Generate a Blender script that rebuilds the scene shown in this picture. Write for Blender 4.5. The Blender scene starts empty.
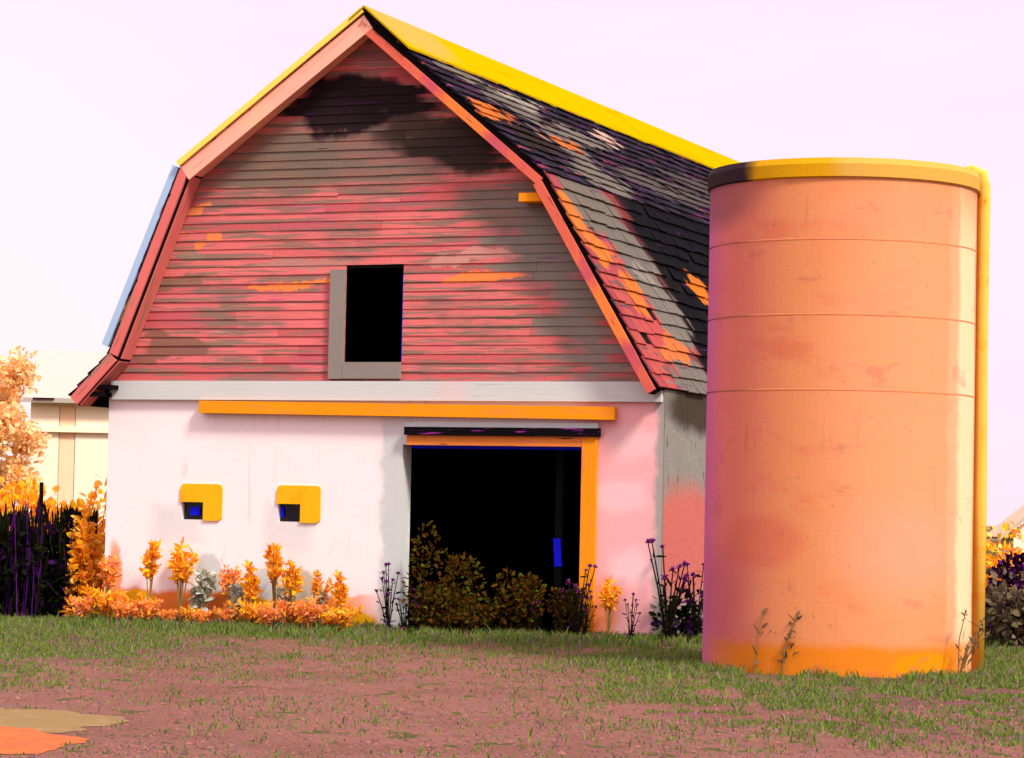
import bpy, bmesh, math, random
from mathutils import Vector, Matrix, noise as mnoise
random.seed(7)
R = math.radians
SC = bpy.context.scene
COL = SC.collection

# ------------------------------------------------------------------ camera
F_PX, W_PX = 2800.0, 1024.0
EYE = 1.57
cam_d = bpy.data.cameras.new('camera')
cam_d.sensor_width = 36.0
cam_d.lens = 36.0 * F_PX / W_PX
cam_d.clip_start = 0.1
cam_d.clip_end = 6000
cam = bpy.data.objects.new('camera', cam_d)
COL.objects.link(cam)
PITCH = math.atan(136 / F_PX)
cam.matrix_world = (Matrix.Translation((0, 0, EYE)) @ Matrix.Rotation(math.pi / 2 + PITCH, 4, 'X')
                    @ Matrix.Rotation(R(1.2), 4, 'Z'))
SC.camera = cam

# ------------------------------------------------------------------ world, sun, exposure
SUN_AZ = 40.0      # degrees right of straight behind the viewer
SUN_EL = 47.0
ZENITH = 2.4       # zenith to horizon brightness of the cloud sheet
world = bpy.data.worlds.new('World')
SC.world = world
world.use_nodes = True
wn, wl = world.node_tree.nodes, world.node_tree.links
wn.clear()
sky = wn.new('ShaderNodeTexSky')
sky.sky_type = 'NISHITA'
sky.sun_disc = False
sky.sun_elevation = R(SUN_EL)
sx, sy = math.sin(R(SUN_AZ)), -math.cos(R(SUN_AZ))
sky.sun_rotation = math.atan2(sx, sy)
sky.air_density = 1.0
sky.dust_density = 2.0
sky.ozone_density = 0.6
veil = wn.new('ShaderNodeMix')           # thin pale cloud sheet over the blue
veil.data_type = 'RGBA'
veil.inputs[0].default_value = 0.85
veil.inputs[7].default_value = (9.6, 7.9, 9.2, 1)
bg = wn.new('ShaderNodeBackground')
bg.inputs['Strength'].default_value = 0.0605
wo = wn.new('ShaderNodeOutputWorld')
wl.new(sky.outputs[0], veil.inputs[6])
# brighter, warmer haze low on the left and a faint cloud texture
gd = wn.new('ShaderNodeTexCoord')
gdot = wn.new('ShaderNodeVectorMath'); gdot.operation = 'DOT_PRODUCT'
gdot.inputs[1].default_value = Vector((-.24, .97, .045)).normalized()
wl.new(gd.outputs['Generated'], gdot.inputs[0])
gm = wn.new('ShaderNodeMapRange'); gm.interpolation_type = 'SMOOTHSTEP'
gm.inputs[1].default_value = .98; gm.inputs[2].default_value = 1.0
wl.new(gdot.outputs['Value'], gm.inputs[0])
cn = wn.new('ShaderNodeTexNoise'); cn.inputs['Scale'].default_value = 9; cn.inputs['Detail'].default_value = 4
cmap = wn.new('ShaderNodeMapping'); cmap.inputs['Scale'].default_value = (1, 1, 3.5)
wl.new(gd.outputs['Generated'], cmap.inputs[0]); wl.new(cmap.outputs[0], cn.inputs[0])
cr = wn.new('ShaderNodeMapRange'); cr.inputs[1].default_value = .35; cr.inputs[2].default_value = .7
wl.new(cn.outputs[0], cr.inputs[0])
cl = wn.new('ShaderNodeMix'); cl.data_type = 'RGBA'
cl.inputs[6].default_value = (9.7, 7.85, 9.4, 1); cl.inputs[7].default_value = (9.7, 8.15, 9.3, 1)
wl.new(cr.outputs[0], cl.inputs[0])
gl = wn.new('ShaderNodeMix'); gl.data_type = 'RGBA'
gl.inputs[7].default_value = (10.0, 8.7, 8.9, 1)
wl.new(gm.outputs[0], gl.inputs[0]); wl.new(cl.outputs[2], gl.inputs[6])
wl.new(gl.outputs[2], veil.inputs[7])
# overcast sky: the dome brightens from the horizon towards the zenith
geo = wn.new('ShaderNodeTexCoord')
sep = wn.new('ShaderNodeSeparateXYZ')
wl.new(geo.outputs['Generated'], sep.inputs[0])
gr = wn.new('ShaderNodeMapRange')
gr.inputs[1].default_value = 0.2; gr.inputs[2].default_value = 0.9
gr.inputs[3].default_value = 1.0; gr.inputs[4].default_value = ZENITH
wl.new(sep.outputs['Z'], gr.inputs[0])
zm = wn.new('ShaderNodeVectorMath'); zm.operation = 'SCALE'
wl.new(veil.outputs[2], zm.inputs[0]); wl.new(gr.outputs[0], zm.inputs['Scale'])
wl.new(zm.outputs[0], bg.inputs['Color'])
wl.new(bg.outputs[0], wo.inputs[0])

sd = bpy.data.lights.new('sun', 'SUN')
sd.energy = 2.6
sd.angle = R(10.0)
sd.color = (1.0, 0.93, 0.85)
sun = bpy.data.objects.new('sun', sd)
COL.objects.link(sun)
to_sun = Vector((sx * math.cos(R(SUN_EL)), sy * math.cos(R(SUN_EL)), math.sin(R(SUN_EL))))
sun.rotation_euler = to_sun.to_track_quat('Z', 'Y').to_euler()

vs = SC.view_settings
vs.view_transform = 'Standard'
vs.look = 'None'
vs.gamma = 1.0
vs.use_curve_mapping = False
vs.exposure = 0.95

# ------------------------------------------------------------------ colour helpers
def lin(c):
    c /= 255.0
    return c / 12.92 if c <= 0.04045 else ((c + 0.055) / 1.055) ** 2.4
def alb(r, g, b, m=1.0):
    return (min(.9, lin(r) / m), min(.9, lin(g) / m), min(.9, lin(b) / m), 1.0)

# ------------------------------------------------------------------ material builder (UV in metres)
def _m(nt, op, a, b=None, clamp=False):
    n = nt.nodes.new('ShaderNodeMath'); n.operation = op; n.use_clamp = clamp
    for i, v in enumerate((a, b)):
        if v is None: continue
        if isinstance(v, (int, float)): n.inputs[i].default_value = v
        else: nt.links.new(v, n.inputs[i])
    return n.outputs[0]
def _mix(nt, fac, a, b):
    n = nt.nodes.new('ShaderNodeMix'); n.data_type = 'RGBA'
    for i, v in ((0, fac), (6, a), (7, b)):
        if isinstance(v, (int, float)): n.inputs[i].default_value = v
        elif isinstance(v, tuple): n.inputs[i].default_value = v
        else: nt.links.new(v, n.inputs[i])
    return n.outputs[2]
def _noise(nt, vec, scale, detail=4, rough=.55, stretch=None, off=0.0):
    if stretch or off:
        mp = nt.nodes.new('ShaderNodeMapping')
        mp.inputs['Scale'].default_value = stretch or (1, 1, 1)
        mp.inputs['Location'].default_value = (off, off * 1.7, 0)
        nt.links.new(vec, mp.inputs[0]); vec = mp.outputs[0]
    n = nt.nodes.new('ShaderNodeTexNoise')
    n.inputs['Scale'].default_value = scale
    n.inputs['Detail'].default_value = detail
    n.inputs['Roughness'].default_value = rough
    nt.links.new(vec, n.inputs[0])
    return n
def _ramp(nt, v, lo, hi):
    n = nt.nodes.new('ShaderNodeMapRange'); n.interpolation_type = 'SMOOTHSTEP'
    nt.links.new(v, n.inputs[0])
    n.inputs[1].default_value = lo; n.inputs[2].default_value = hi
    return n.outputs[0]

def make_mat(name, base, rough=.85, patches=(), speck=(), rnd=None, bump=(), warp=.25, warp_scale=1.6,
             uv=True, spec=.04, over=(), jit=None, wdetail=7, tint=.12, translucent=None):
    """base colour, hard-shaped stains and painted shade (patches), noise-shaped flecks (speck), per-piece variation (rnd)"""
    m = bpy.data.materials.new(name); m.use_nodes = True
    nt = m.node_tree
    bs = nt.nodes['Principled BSDF']
    bs.inputs['Roughness'].default_value = rough
    bs.inputs['Specular IOR Level'].default_value = spec
    tc = nt.nodes.new('ShaderNodeTexCoord')
    vec = tc.outputs['UV'] if uv else tc.outputs['Object']
    col = base
    if tint:
        n = _noise(nt, vec, 1.3, 5, .6)
        hs = nt.nodes.new('ShaderNodeHueSaturation')
        nt.links.new(_m(nt, 'MULTIPLY_ADD', n.outputs[0], 2 * tint), hs.inputs['Value'])
        hs.inputs['Value'].links[0].from_node.inputs[2].default_value = 1 - tint
        hs.inputs['Color'].default_value = base
        col = hs.outputs[0]
    if rnd:
        at = nt.nodes.new('ShaderNodeAttribute'); at.attribute_name = 'rnd'
        for (c, lo, hi) in rnd:
            col = _mix(nt, _ramp(nt, at.outputs['Fac'], lo, hi), col, c)
    for (c, scale, stretch, lo, hi, amt, off) in speck:
        n = _noise(nt, vec, scale, 5, .6, stretch, off)
        col = _mix(nt, _m(nt, 'MULTIPLY', _ramp(nt, n.outputs[0], lo, hi), amt), col, c)
    if patches:
        wv = _noise(nt, vec, warp_scale, wdetail, .66)
        s1 = nt.nodes.new('ShaderNodeVectorMath'); s1.operation = 'SUBTRACT'
        nt.links.new(wv.outputs['Color'], s1.inputs[0]); s1.inputs[1].default_value = (.5, .5, .5)
        s2 = nt.nodes.new('ShaderNodeVectorMath'); s2.operation = 'SCALE'
        nt.links.new(s1.outputs[0], s2.inputs[0]); s2.inputs['Scale'].default_value = warp * 2
        s3 = nt.nodes.new('ShaderNodeVectorMath'); s3.operation = 'ADD'
        nt.links.new(vec, s3.inputs[0]); nt.links.new(s2.outputs[0], s3.inputs[1])
        if jit:                                   # weathering and painted shade break off from one board to the next
            ja = nt.nodes.new('ShaderNodeAttribute'); ja.attribute_name = 'rnd'
            cb = nt.nodes.new('ShaderNodeCombineXYZ')
            nt.links.new(_m(nt, 'MULTIPLY', _m(nt, 'SUBTRACT', ja.outputs['Fac'], .5), jit), cb.inputs[0])
            s4 = nt.nodes.new('ShaderNodeVectorMath'); s4.operation = 'ADD'
            nt.links.new(s3.outputs[0], s4.inputs[0]); nt.links.new(cb.outputs[0], s4.inputs[1]); s3 = s4
        for p in patches:
            cx, cy, rx, ry, c = p[:5]
            amt = p[5] if len(p) > 5 else 1.0
            edge = p[6] if len(p) > 6 else .12
            box = len(p) > 7 and p[7]
            a = nt.nodes.new('ShaderNodeVectorMath'); a.operation = 'SUBTRACT'
            nt.links.new(s3.outputs[0], a.inputs[0]); a.inputs[1].default_value = (cx, cy, 0)
            b = nt.nodes.new('ShaderNodeVectorMath'); b.operation = 'MULTIPLY'
            nt.links.new(a.outputs[0], b.inputs[0]); b.inputs[1].default_value = (1 / rx, 1 / ry, 0)
            if box:
                ab = nt.nodes.new('ShaderNodeVectorMath'); ab.operation = 'ABSOLUTE'
                nt.links.new(b.outputs[0], ab.inputs[0])
                sp = nt.nodes.new('ShaderNodeSeparateXYZ'); nt.links.new(ab.outputs[0], sp.inputs[0])
                d = _m(nt, 'MAXIMUM', sp.outputs[0], sp.outputs[1])
            else:
                le = nt.nodes.new('ShaderNodeVectorMath'); le.operation = 'LENGTH'
                nt.links.new(b.outputs[0], le.inputs[0]); d = le.outputs['Value']
            mk = _ramp(nt, d, 1 + edge, 1 - edge)
            # MapRange with from_min > from_max inverts
            col = _mix(nt, _m(nt, 'MULTIPLY', mk, amt), col, c)
    for (c, scale, stretch, lo, hi, amt, off) in over:
        n = _noise(nt, vec, scale, 5, .6, stretch, off)
        col = _mix(nt, _m(nt, 'MULTIPLY', _ramp(nt, n.outputs[0], lo, hi), amt), col, c)
    if isinstance(col, tuple): bs.inputs['Base Color'].default_value = col
    else: nt.links.new(col, bs.inputs['Base Color'])
    prev = None
    for (scale, stretch, strength, dist) in bump:
        n = _noise(nt, vec, scale, 6, .65, stretch, 3.1)
        bn = nt.nodes.new('ShaderNodeBump')
        bn.inputs['Strength'].default_value = strength
        bn.inputs['Distance'].default_value = dist
        nt.links.new(n.outputs[0], bn.inputs['Height'])
        if prev: nt.links.new(prev, bn.inputs['Normal'])
        prev = bn.outputs[0]
    if prev: nt.links.new(prev, bs.inputs['Normal'])
    if translucent:
        tr = nt.nodes.new('ShaderNodeBsdfTranslucent')
        if isinstance(col, tuple): tr.inputs[0].default_value = col
        else: nt.links.new(col, tr.inputs[0])
        mx = nt.nodes.new('ShaderNodeMixShader'); mx.inputs[0].default_value = translucent
        out = nt.nodes['Material Output']
        nt.links.new(bs.outputs[0], mx.inputs[1]); nt.links.new(tr.outputs[0], mx.inputs[2])
        nt.links.new(mx.outputs[0], out.inputs[0])
    return m

# ------------------------------------------------------------------ mesh builder
class MB:
    def __init__(s): s.v = []; s.f = []; s.uv = []; s.r = []
    def face(s, pts, uvs=None, rnd=.5):
        i = len(s.v); s.v += [tuple(p) for p in pts]
        s.f.append(tuple(range(i, i + len(pts))))
        s.uv.append(uvs or [(p[0] + p[1], p[2]) for p in pts]); s.r.append(rnd)
    def box(s, x0, x1, y0, y1, z0, z1, rnd=.5):
        a = [(x0, y0), (x1, y0), (x1, y1), (x0, y1)]
        for k in range(4):
            p, q = a[k], a[(k + 1) % 4]
            hor = (lambda P: P[0]) if k in (0, 2) else (lambda P: P[1])
            s.face([(p[0], p[1], z0), (q[0], q[1], z0), (q[0], q[1], z1), (p[0], p[1], z1)],
                   [(hor(p), z0), (hor(q), z0), (hor(q), z1), (hor(p), z1)], rnd)
        s.face([(x, y, z1) for x, y in a], [(x, y) for x, y in a], rnd)
        s.face([(x, y, z0) for x, y in reversed(a)], [(x, y) for x, y in reversed(a)], rnd)
    def bar(s, a, b, w, t, up=(0, 0, 1), rnd=.5):
        """board from a to b, w wide across, t thick; `up` is the thickness direction"""
        a, b, up = Vector(a), Vector(b), Vector(up)
        d = (b - a).normalized(); sd = d.cross(up).normalized(); up = sd.cross(d).normalized()
        L = (b - a).length
        c = [(-w / 2, -t / 2), (w / 2, -t / 2), (w / 2, t / 2), (-w / 2, t / 2)]
        A = [a + sd * p + up * q for p, q in c]; B = [b + sd * p + up * q for p, q in c]
        for k in range(4):
            j = (k + 1) % 4; ww = w if k % 2 == 0 else t
            s.face([A[k], A[j], B[j], B[k]], [(0, 0), (0, ww), (L, ww), (L, 0)], rnd)
        s.face(A[::-1], None, rnd); s.face(B, None, rnd)
    def tube(s, pts, rad, n=6, rnd=.5, caps=True):
        pts = [Vector(p) for p in pts]
        rings = []
        for i, p in enumerate(pts):
            d = (pts[min(i + 1, len(pts) - 1)] - pts[max(i - 1, 0)]).normalized()
            e = d.cross(Vector((0.13, .97, .2))).normalized(); g = d.cross(e)
            r = rad[i] if isinstance(rad, (list, tuple)) else rad
            rings.append([p + (e * math.cos(2 * math.pi * k / n) + g * math.sin(2 * math.pi * k / n)) * r for k in range(n)])
        L = 0
        for i in range(len(pts) - 1):
            l2 = L + (pts[i + 1] - pts[i]).length
            for k in range(n):
                j = (k + 1) % n
                s.face([rings[i][k], rings[i][j], rings[i + 1][j], rings[i + 1][k]],
                       [(k * .05, L), (k * .05 + .05, L), (k * .05 + .05, l2), (k * .05, l2)], rnd)
            L = l2
        if caps: s.face(rings[0][::-1], None, rnd); s.face(rings[-1], None, rnd)
    def leaf(s, p, d, L, w, nrm, rnd=.5, fold=.0):
        p, d = Vector(p), Vector(d).normalized(); n = Vector(nrm)
        sd = d.cross(n)
        if sd.length < 1e-3: sd = d.cross(Vector((1, .3, 0)))
        sd.normalize(); n = sd.cross(d)
        q = [p, p + d * L * .35 + sd * w * .5 + n * fold, p + d * L * .75 + sd * w * .38 + n * fold * .4, p + d * L - n * fold,
             p + d * L * .75 - sd * w * .38 + n * fold * .4, p + d * L * .35 - sd * w * .5 + n * fold]
        s.face(q, None, rnd)
    def build(s, name, mat, parent=None, smooth=False, loc=None, merge=False):
        me = bpy.data.meshes.new(name)
        me.from_pydata(s.v, [], s.f)
        ul = me.uv_layers.new(name='UVMap')
        ul.data.foreach_set('uv', [c for fu in s.uv for p in fu for c in p])
        at = me.attributes.new('rnd', 'FLOAT', 'FACE')
        at.data.foreach_set('value', s.r)
        if merge or smooth:
            bm = bmesh.new(); bm.from_mesh(me)
            bmesh.ops.remove_doubles(bm, verts=bm.verts, dist=1e-4)
            bmesh.ops.recalc_face_normals(bm, faces=bm.faces)
            bm.to_mesh(me); bm.free()
        if smooth: me.shade_smooth()
        me.materials.append(mat); me.update()
        o = bpy.data.objects.new(name, me); COL.objects.link(o)
        if parent: o.parent = parent
        if loc: o.location = loc
        return o
def empty(name, loc, rz=0):
    o = bpy.data.objects.new(name, None); COL.objects.link(o)
    o.location = loc; o.rotation_euler = (0, 0, rz); o.empty_display_size = .3
    return o
def tag(o, label=None, cat=None, group=None, kind=None):
    if label: o['label'] = label
    if cat: o['category'] = cat
    if group: o['group'] = group
    if kind: o['kind'] = kind
    return o
def copy_tree(o, parent=None):
    c = o.copy(); COL.objects.link(c)
    if parent: c.parent = parent
    for ch in list(o.children): copy_tree(ch, c)
    return c
def U(a, b): return random.uniform(a, b)
def bevel(o, w=.012):
    md = o.modifiers.new('bevel', 'BEVEL'); md.width = w; md.segments = 2; md.limit_method = 'ANGLE'
    return o

# ------------------------------------------------------------------ materials
MG, MF, MS, MR = 2.6, 1.3, 1.7, 2.6           # how strongly ground, front, silo and roof are lit
O_ = alb(255, 140, 62, MF); Y_ = alb(255, 186, 22, MF); GR = alb(214, 219, 212, MF)
mat_front = make_mat('weathered_white_render', alb(255, 238, 232, 1.18), .9, warp=.16, warp_scale=2.4, tint=.05, patches=[
    (1.1, 1.36, .38, .26, GR, .6, .35, True), (2.75, 1.34, .34, .3, GR, .6, .35, True),
    (4.32, 1.3, .2, 1.45, GR, 1, .3, True),
    (7.65, 1.4, .75, 2.0, alb(255, 180, 178, MF), .9, .3, True), (7.4, 1.85, .4, .2, alb(255, 212, 210, MF), .8, .45), (7.6, 2.5, .3, .2, alb(255, 212, 208, MF), .7, .5),
    (7.6, .95, .28, .22, alb(255, 218, 216, MF), .8, .5), (8.1, 1.5, .2, 2.4, alb(190, 186, 176, 1.6), 1, .3, True),
    (1.95, .25, 1.95, .2, O_, 1, .25, True), (.15, .5, .12, .6, O_, .8, .2), (3.65, .1, .42, .2, Y_), (.5, .3, .35, .13, Y_), (2.5, .42, .4, .2, Y_),
    (1.62, .72, .2, .26, GR), (2.45, .6, .2, .2, GR), (3.0, .55, .3, .22, alb(205, 200, 175, MF)),
    (7.25, .4, .2, .4, O_, .8, .4)],
    speck=[(alb(205, 190, 178, MF), 7, (1, .22, 1), .60, .75, .4, 0), (alb(190, 150, 125, MF), 1.6, (1, .5, 1), .66, .72, .3, 7), (alb(215, 185, 170, MF), 3, (2.5, .12, 1), .62, .74, .45, 27)], bump=[(3, None, .15, .03), (40, None, .15, .006)])
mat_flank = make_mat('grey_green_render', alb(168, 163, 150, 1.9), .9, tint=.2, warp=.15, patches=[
    (.9, 1.25, 1.5, .75, alb(240, 125, 110, 1.9), .9, .3), (1.3, 3.0, 1.2, .3, alb(70, 52, 34, 1.9), .9, .35)],  # dark brown patch paints in the shadow under the eave
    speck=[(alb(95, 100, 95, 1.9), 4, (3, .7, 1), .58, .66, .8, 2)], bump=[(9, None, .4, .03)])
mat_siding = make_mat('faded_red_clapboard', alb(226, 118, 112, MF), .85, warp=.3, warp_scale=1.3, tint=.16, jit=.7,
    rnd=[(alb(205, 98, 96, MF), .5, .75), (alb(228, 118, 118, MF), .86, .95)],
    speck=[(alb(132, 116, 98, MF), 2.2, (.4, 7, 1), .48, .57, .85, 0), (alb(112, 108, 98, MF), 5, (.25, 9, 1), .60, .66, .7, 41), (alb(200, 90, 112, MF), 1.1, (.6, 2, 1), .54, .64, .4, 5), (alb(124, 112, 98, MF), 1.0, (.7, 1.6, 1), .52, .64, .6, 12), (alb(225, 160, 150, MF), 3.2, (.4, 7, 1), .62, .70, .5, 16)],
    patches=[(2.75, 6.25, .75, .5, alb(122, 112, 92, MF), .85, .35), (4.0, 6.3, 1.1, .5, alb(116, 106, 90, MF), .75, .35), (5.9, 5.5, .8, .35, alb(122, 114, 98, MF), .85, .3),
             (3.55, 6.98, 1.0, .4, alb(42, 32, 34, MF), 1, .15), (5.2, 6.4, .85, .4, alb(60, 50, 44, MF), 1, .2), (4.5, 6.55, .5, .25, alb(70, 58, 50, MF), .9, .3),  # weathered peak boards, with overhang shadow painted into the same dark patches
             (6.25, 5.05, .5, .6, alb(130, 126, 112, MF), .95, .35), (6.75, 4.3, .45, .6, alb(136, 130, 114, MF), .95, .35), (7.15, 3.7, .35, .45, alb(142, 134, 118, MF), .95, .35),  # grey patches paint in the shadow of the right rake
             (2.75, 4.82, .7, .06, alb(190, 134, 120, MF), .9), (5.25, 4.9, .65, .09, alb(205, 146, 130, MF), .9),
             (2.85, 4.55, .5, .055, alb(255, 140, 66, MF), .9), (5.3, 4.62, .6, .07, alb(255, 140, 66, MF), .9),
             (1.3, 5.2, .12, .12, alb(250, 145, 70, MF), .8), (1.45, 5.6, .2, .08, alb(250, 150, 80, MF), .8),
             (1.05, 5.0, .25, .09, alb(150, 130, 110, MF), .8), (.95, 4.6, .3, .14, alb(140, 108, 84, MF), .8), (.75, 3.75, .5, .18, alb(136, 98, 80, MF), .85)],
    over=[(alb(125, 30, 130, MF), 2.6, (.4, 7, 1), .655, .68, .55, 21), (alb(30, 20, 22, MF), 3.0, (.5, 9, 1), .70, .72, 1, 33)],
    bump=[(6, (.6, 10, 1), .5, .012), (60, (.3, 2, 1), .3, .004)])
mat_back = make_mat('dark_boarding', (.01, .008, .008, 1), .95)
mat_inside = make_mat('shade_black_boards', (.006, .005, .005, 1), .95)  # near-black colour puts the darkness of the unlit interior into the boards
mat_trim = make_mat('pale_grey_trim', alb(214, 218, 210, MF), .8, warp=.1, patches=[(5.1, 3.15, .2, .3, alb(232, 206, 198, MF), .6, .5)],
    tint=.06, speck=[(alb(190, 190, 180, MF), 3, (.4, 5, 1), .6, .7, .5, 0)], bump=[(5, (.5, 8, 1), .3, .01)])
mat_track = make_mat('rust_orange_rail', alb(255, 160, 25, MF), .7, tint=.12, speck=[(alb(255, 150, 60, MF), 2, (.6, 4, 1), .5, .62, .7, 0)], bump=[(30, None, .3, .006)])
mat_orangewood = make_mat('orange_stained_timber', alb(255, 158, 28, MF), .8, tint=.1, speck=[(alb(255, 135, 70, MF), 2, (4, .7, 1), .52, .66, .8, 0)], bump=[(6, (8, .5, 1), .4, .01)])
mat_header = make_mat('orange_header_timber', alb(240, 140, 62, MF), .8, tint=.15, speck=[(alb(200, 80, 150, MF), 2, (.7, 5, 1), .6, .68, .8, 0), (alb(15, 10, 5, MF), 2.4, (.6, 9, 1), .62, .68, 1, 4)], bump=[(6, (.5, 8, 1), .5, .012)])
mat_lintel = make_mat('charred_black_lintel', (.004, .003, .004, 1), .9, tint=.3, speck=[(alb(150, 50, 140, MF), 3, (.8, 9, 1), .58, .66, .9, 0)], bump=[(6, (.5, 9, 1), .6, .02)])
mat_greywood = make_mat('bare_grey_boards', alb(148, 140, 128, MF), .9, tint=.12, bump=[(6, (9, .5, 1), .4, .01)])
mat_blue = make_mat('blue_paint', (.01, .01, .75, 1), .6, tint=.1)
mat_yellow_board = make_mat('yellow_painted_board', alb(255, 192, 26, MF), .8, tint=.1, uv=False, speck=[(alb(255, 165, 20, MF), 5, None, .5, .7, .6, 0), (alb(190, 120, 40, MF), 14, (1, 1, 4), .62, .7, .6, 4)], bump=[(14, (1, 1, 5), .4, .006)])
mat_glass_dark = make_mat('dark_dusty_pane', (.003, .003, .005, 1), .25, spec=.3, tint=0)
mat_rake_l = make_mat('salmon_rake_board', alb(255, 178, 150, 1.1), .85, tint=.08, speck=[(alb(255, 198, 130, 1.1), 1.2, None, .5, .7, .6, 0), (alb(215, 130, 110, 1.1), 3, (.4, 5, 1), .58, .68, .6, 4), (alb(150, 110, 95, 1.1), 5, (.3, 6, 1), .66, .72, .7, 9)], bump=[(6, (.5, 8, 1), .4, .01)])
mat_rake_c = make_mat('coral_rake_board', alb(222, 116, 106, 1.2), .85, tint=.15, speck=[(alb(150, 125, 105, 1.2), 1.5, (.6, 3, 1), .55, .64, .8, 14), (alb(255, 140, 70, 1.2), 1.6, None, .6, .66, .8, 0), (alb(120, 100, 85, 1.2), 3, (.5, 5, 1), .6, .68, .8, 4)], bump=[(6, (.5, 8, 1), .4, .01)])
mat_rake_r = make_mat('orange_rake_board', alb(226, 108, 84, MF), .85, tint=.12, speck=[(alb(255, 138, 62, MF), .8, None, .5, .56, .9, 0), (alb(205, 88, 105, MF), 1.3, None, .55, .64, .8, 3), (alb(50, 32, 30, MF), 3, (.5, 7, 1), .63, .68, .9, 2)], bump=[(6, (.5, 8, 1), .5, .012)])
mat_blue_edge = make_mat('pale_blue_drip_edge', alb(190, 222, 250, 1.5), .5, tint=.05)
mat_gold_edge = make_mat('golden_edge', alb(252, 208, 92, 1.0), .7, tint=.08)
mat_ridge_glow = make_mat('yellow_ridge_glow', alb(255, 208, 4, MR), .8, tint=.1, spec=0, speck=[(alb(255, 176, 10, MR), 1.2, (.5, 3, 1), .5, .7, .6, 0), (alb(150, 100, 20, MR), 5, (.4, 3, 1), .66, .74, .5, 5)], warp=.3, patches=[(.6, .3, 1.1, .5, alb(250, 200, 95, MR), .9, .3)], bump=[(3, None, .3, .03)])
CH = alb(40, 36, 44, MR)
mat_roof_up = make_mat('charcoal_shingles', CH, .9, warp=.5, warp_scale=1.2, tint=.25, jit=.9,
    rnd=[(alb(58, 52, 62, MR), .5, .75), (alb(20, 16, 18, MR), .8, .95)],
    speck=[(alb(125, 36, 135, MR), 2.0, (.5, 5, 1), .57, .63, .8, 0), (alb(205, 92, 118, MR), 1.8, (.35, 6, 1), .60, .66, .9, 6)],
    patches=[(6.5, 2.5, 2.6, .28, alb(108, 98, 90, MR), .9, .2), (10.0, 1.9, 2.6, .28, alb(98, 88, 84, MR), .9, .2), (4.2, 1.75, 1.0, .22, alb(150, 140, 126, MR), .9), (1.2, .95, .8, .2, alb(150, 140, 125, MR), .9), (2.0, 1.45, .8, .35, alb(142, 132, 118, MR), .9), (2.7, 2.15, .7, .5, alb(138, 128, 114, MR), .95), (2.6, 2.95, .9, .5, alb(142, 132, 118, MR), .95), (6, 1.35, .5, .22, alb(225, 190, 165, MR)),
             (2.9, 1.15, .75, .2, alb(190, 180, 160, MR)), (2.6, 2.15, .5, .2, alb(235, 130, 60, MR)), (.2, 2.0, .8, .25, alb(240, 130, 50, MR)), (1.0, 2.5, .7, .3, alb(55, 42, 34, MR))],
    bump=[(14, None, .4, .015)])
mat_roof_low = make_mat('patched_lower_shingles', alb(222, 104, 94, MR), .9, warp=.35, warp_scale=1.3, tint=.2, jit=.35,
    rnd=[(alb(200, 90, 95, MR), .5, .7)],
    speck=[(alb(118, 108, 96, MR), 1.6, (1, 3, 1), .56, .62, .85, 0), (alb(30, 20, 20, MR), 2.6, (1, 4, 1), .66, .69, 1, 3)],
    patches=[(11, 1.6, 9.0, 3, alb(14, 12, 16, MR), 1, .06, True), (.9, .3, .95, .55, alb(140, 130, 114, MR)), (1.5, 1.1, .75, .65, alb(140, 132, 118, MR)), (1.75, 1.9, .7, .6, alb(150, 140, 126, MR)), (1.3, 3.0, .8, .35, alb(146, 136, 122, MR)),
             (1.6, 1.35, .4, .18, alb(172, 160, 146, MR)), (-.12, .7, .3, .42, alb(255, 145, 60, MR)), (.2, 1.1, .3, .3, alb(255, 145, 60, MR)), (.65, 1.75, .3, .36, alb(255, 140, 60, MR)), (1.0, 2.5, .7, .25, alb(255, 140, 75, MR)), (3.9, 1.35, .5, .28, alb(255, 140, 40, MR)), (.6, 2.3, .4, .22, alb(222, 98, 95, MR)), (3.0, 2.7, .85, .85, alb(14, 11, 14, MR), 1, .15)],  # last black patch paints in the dark gap between eave and silo
    over=[(alb(110, 30, 125, MR), 1.8, (.4, 5, 1), .62, .67, .7, 8), (alb(45, 32, 32, MR), 2.4, (.8, 4, 1), .66, .69, .9, 15)], bump=[(14, None, .4, .015)])
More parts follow.
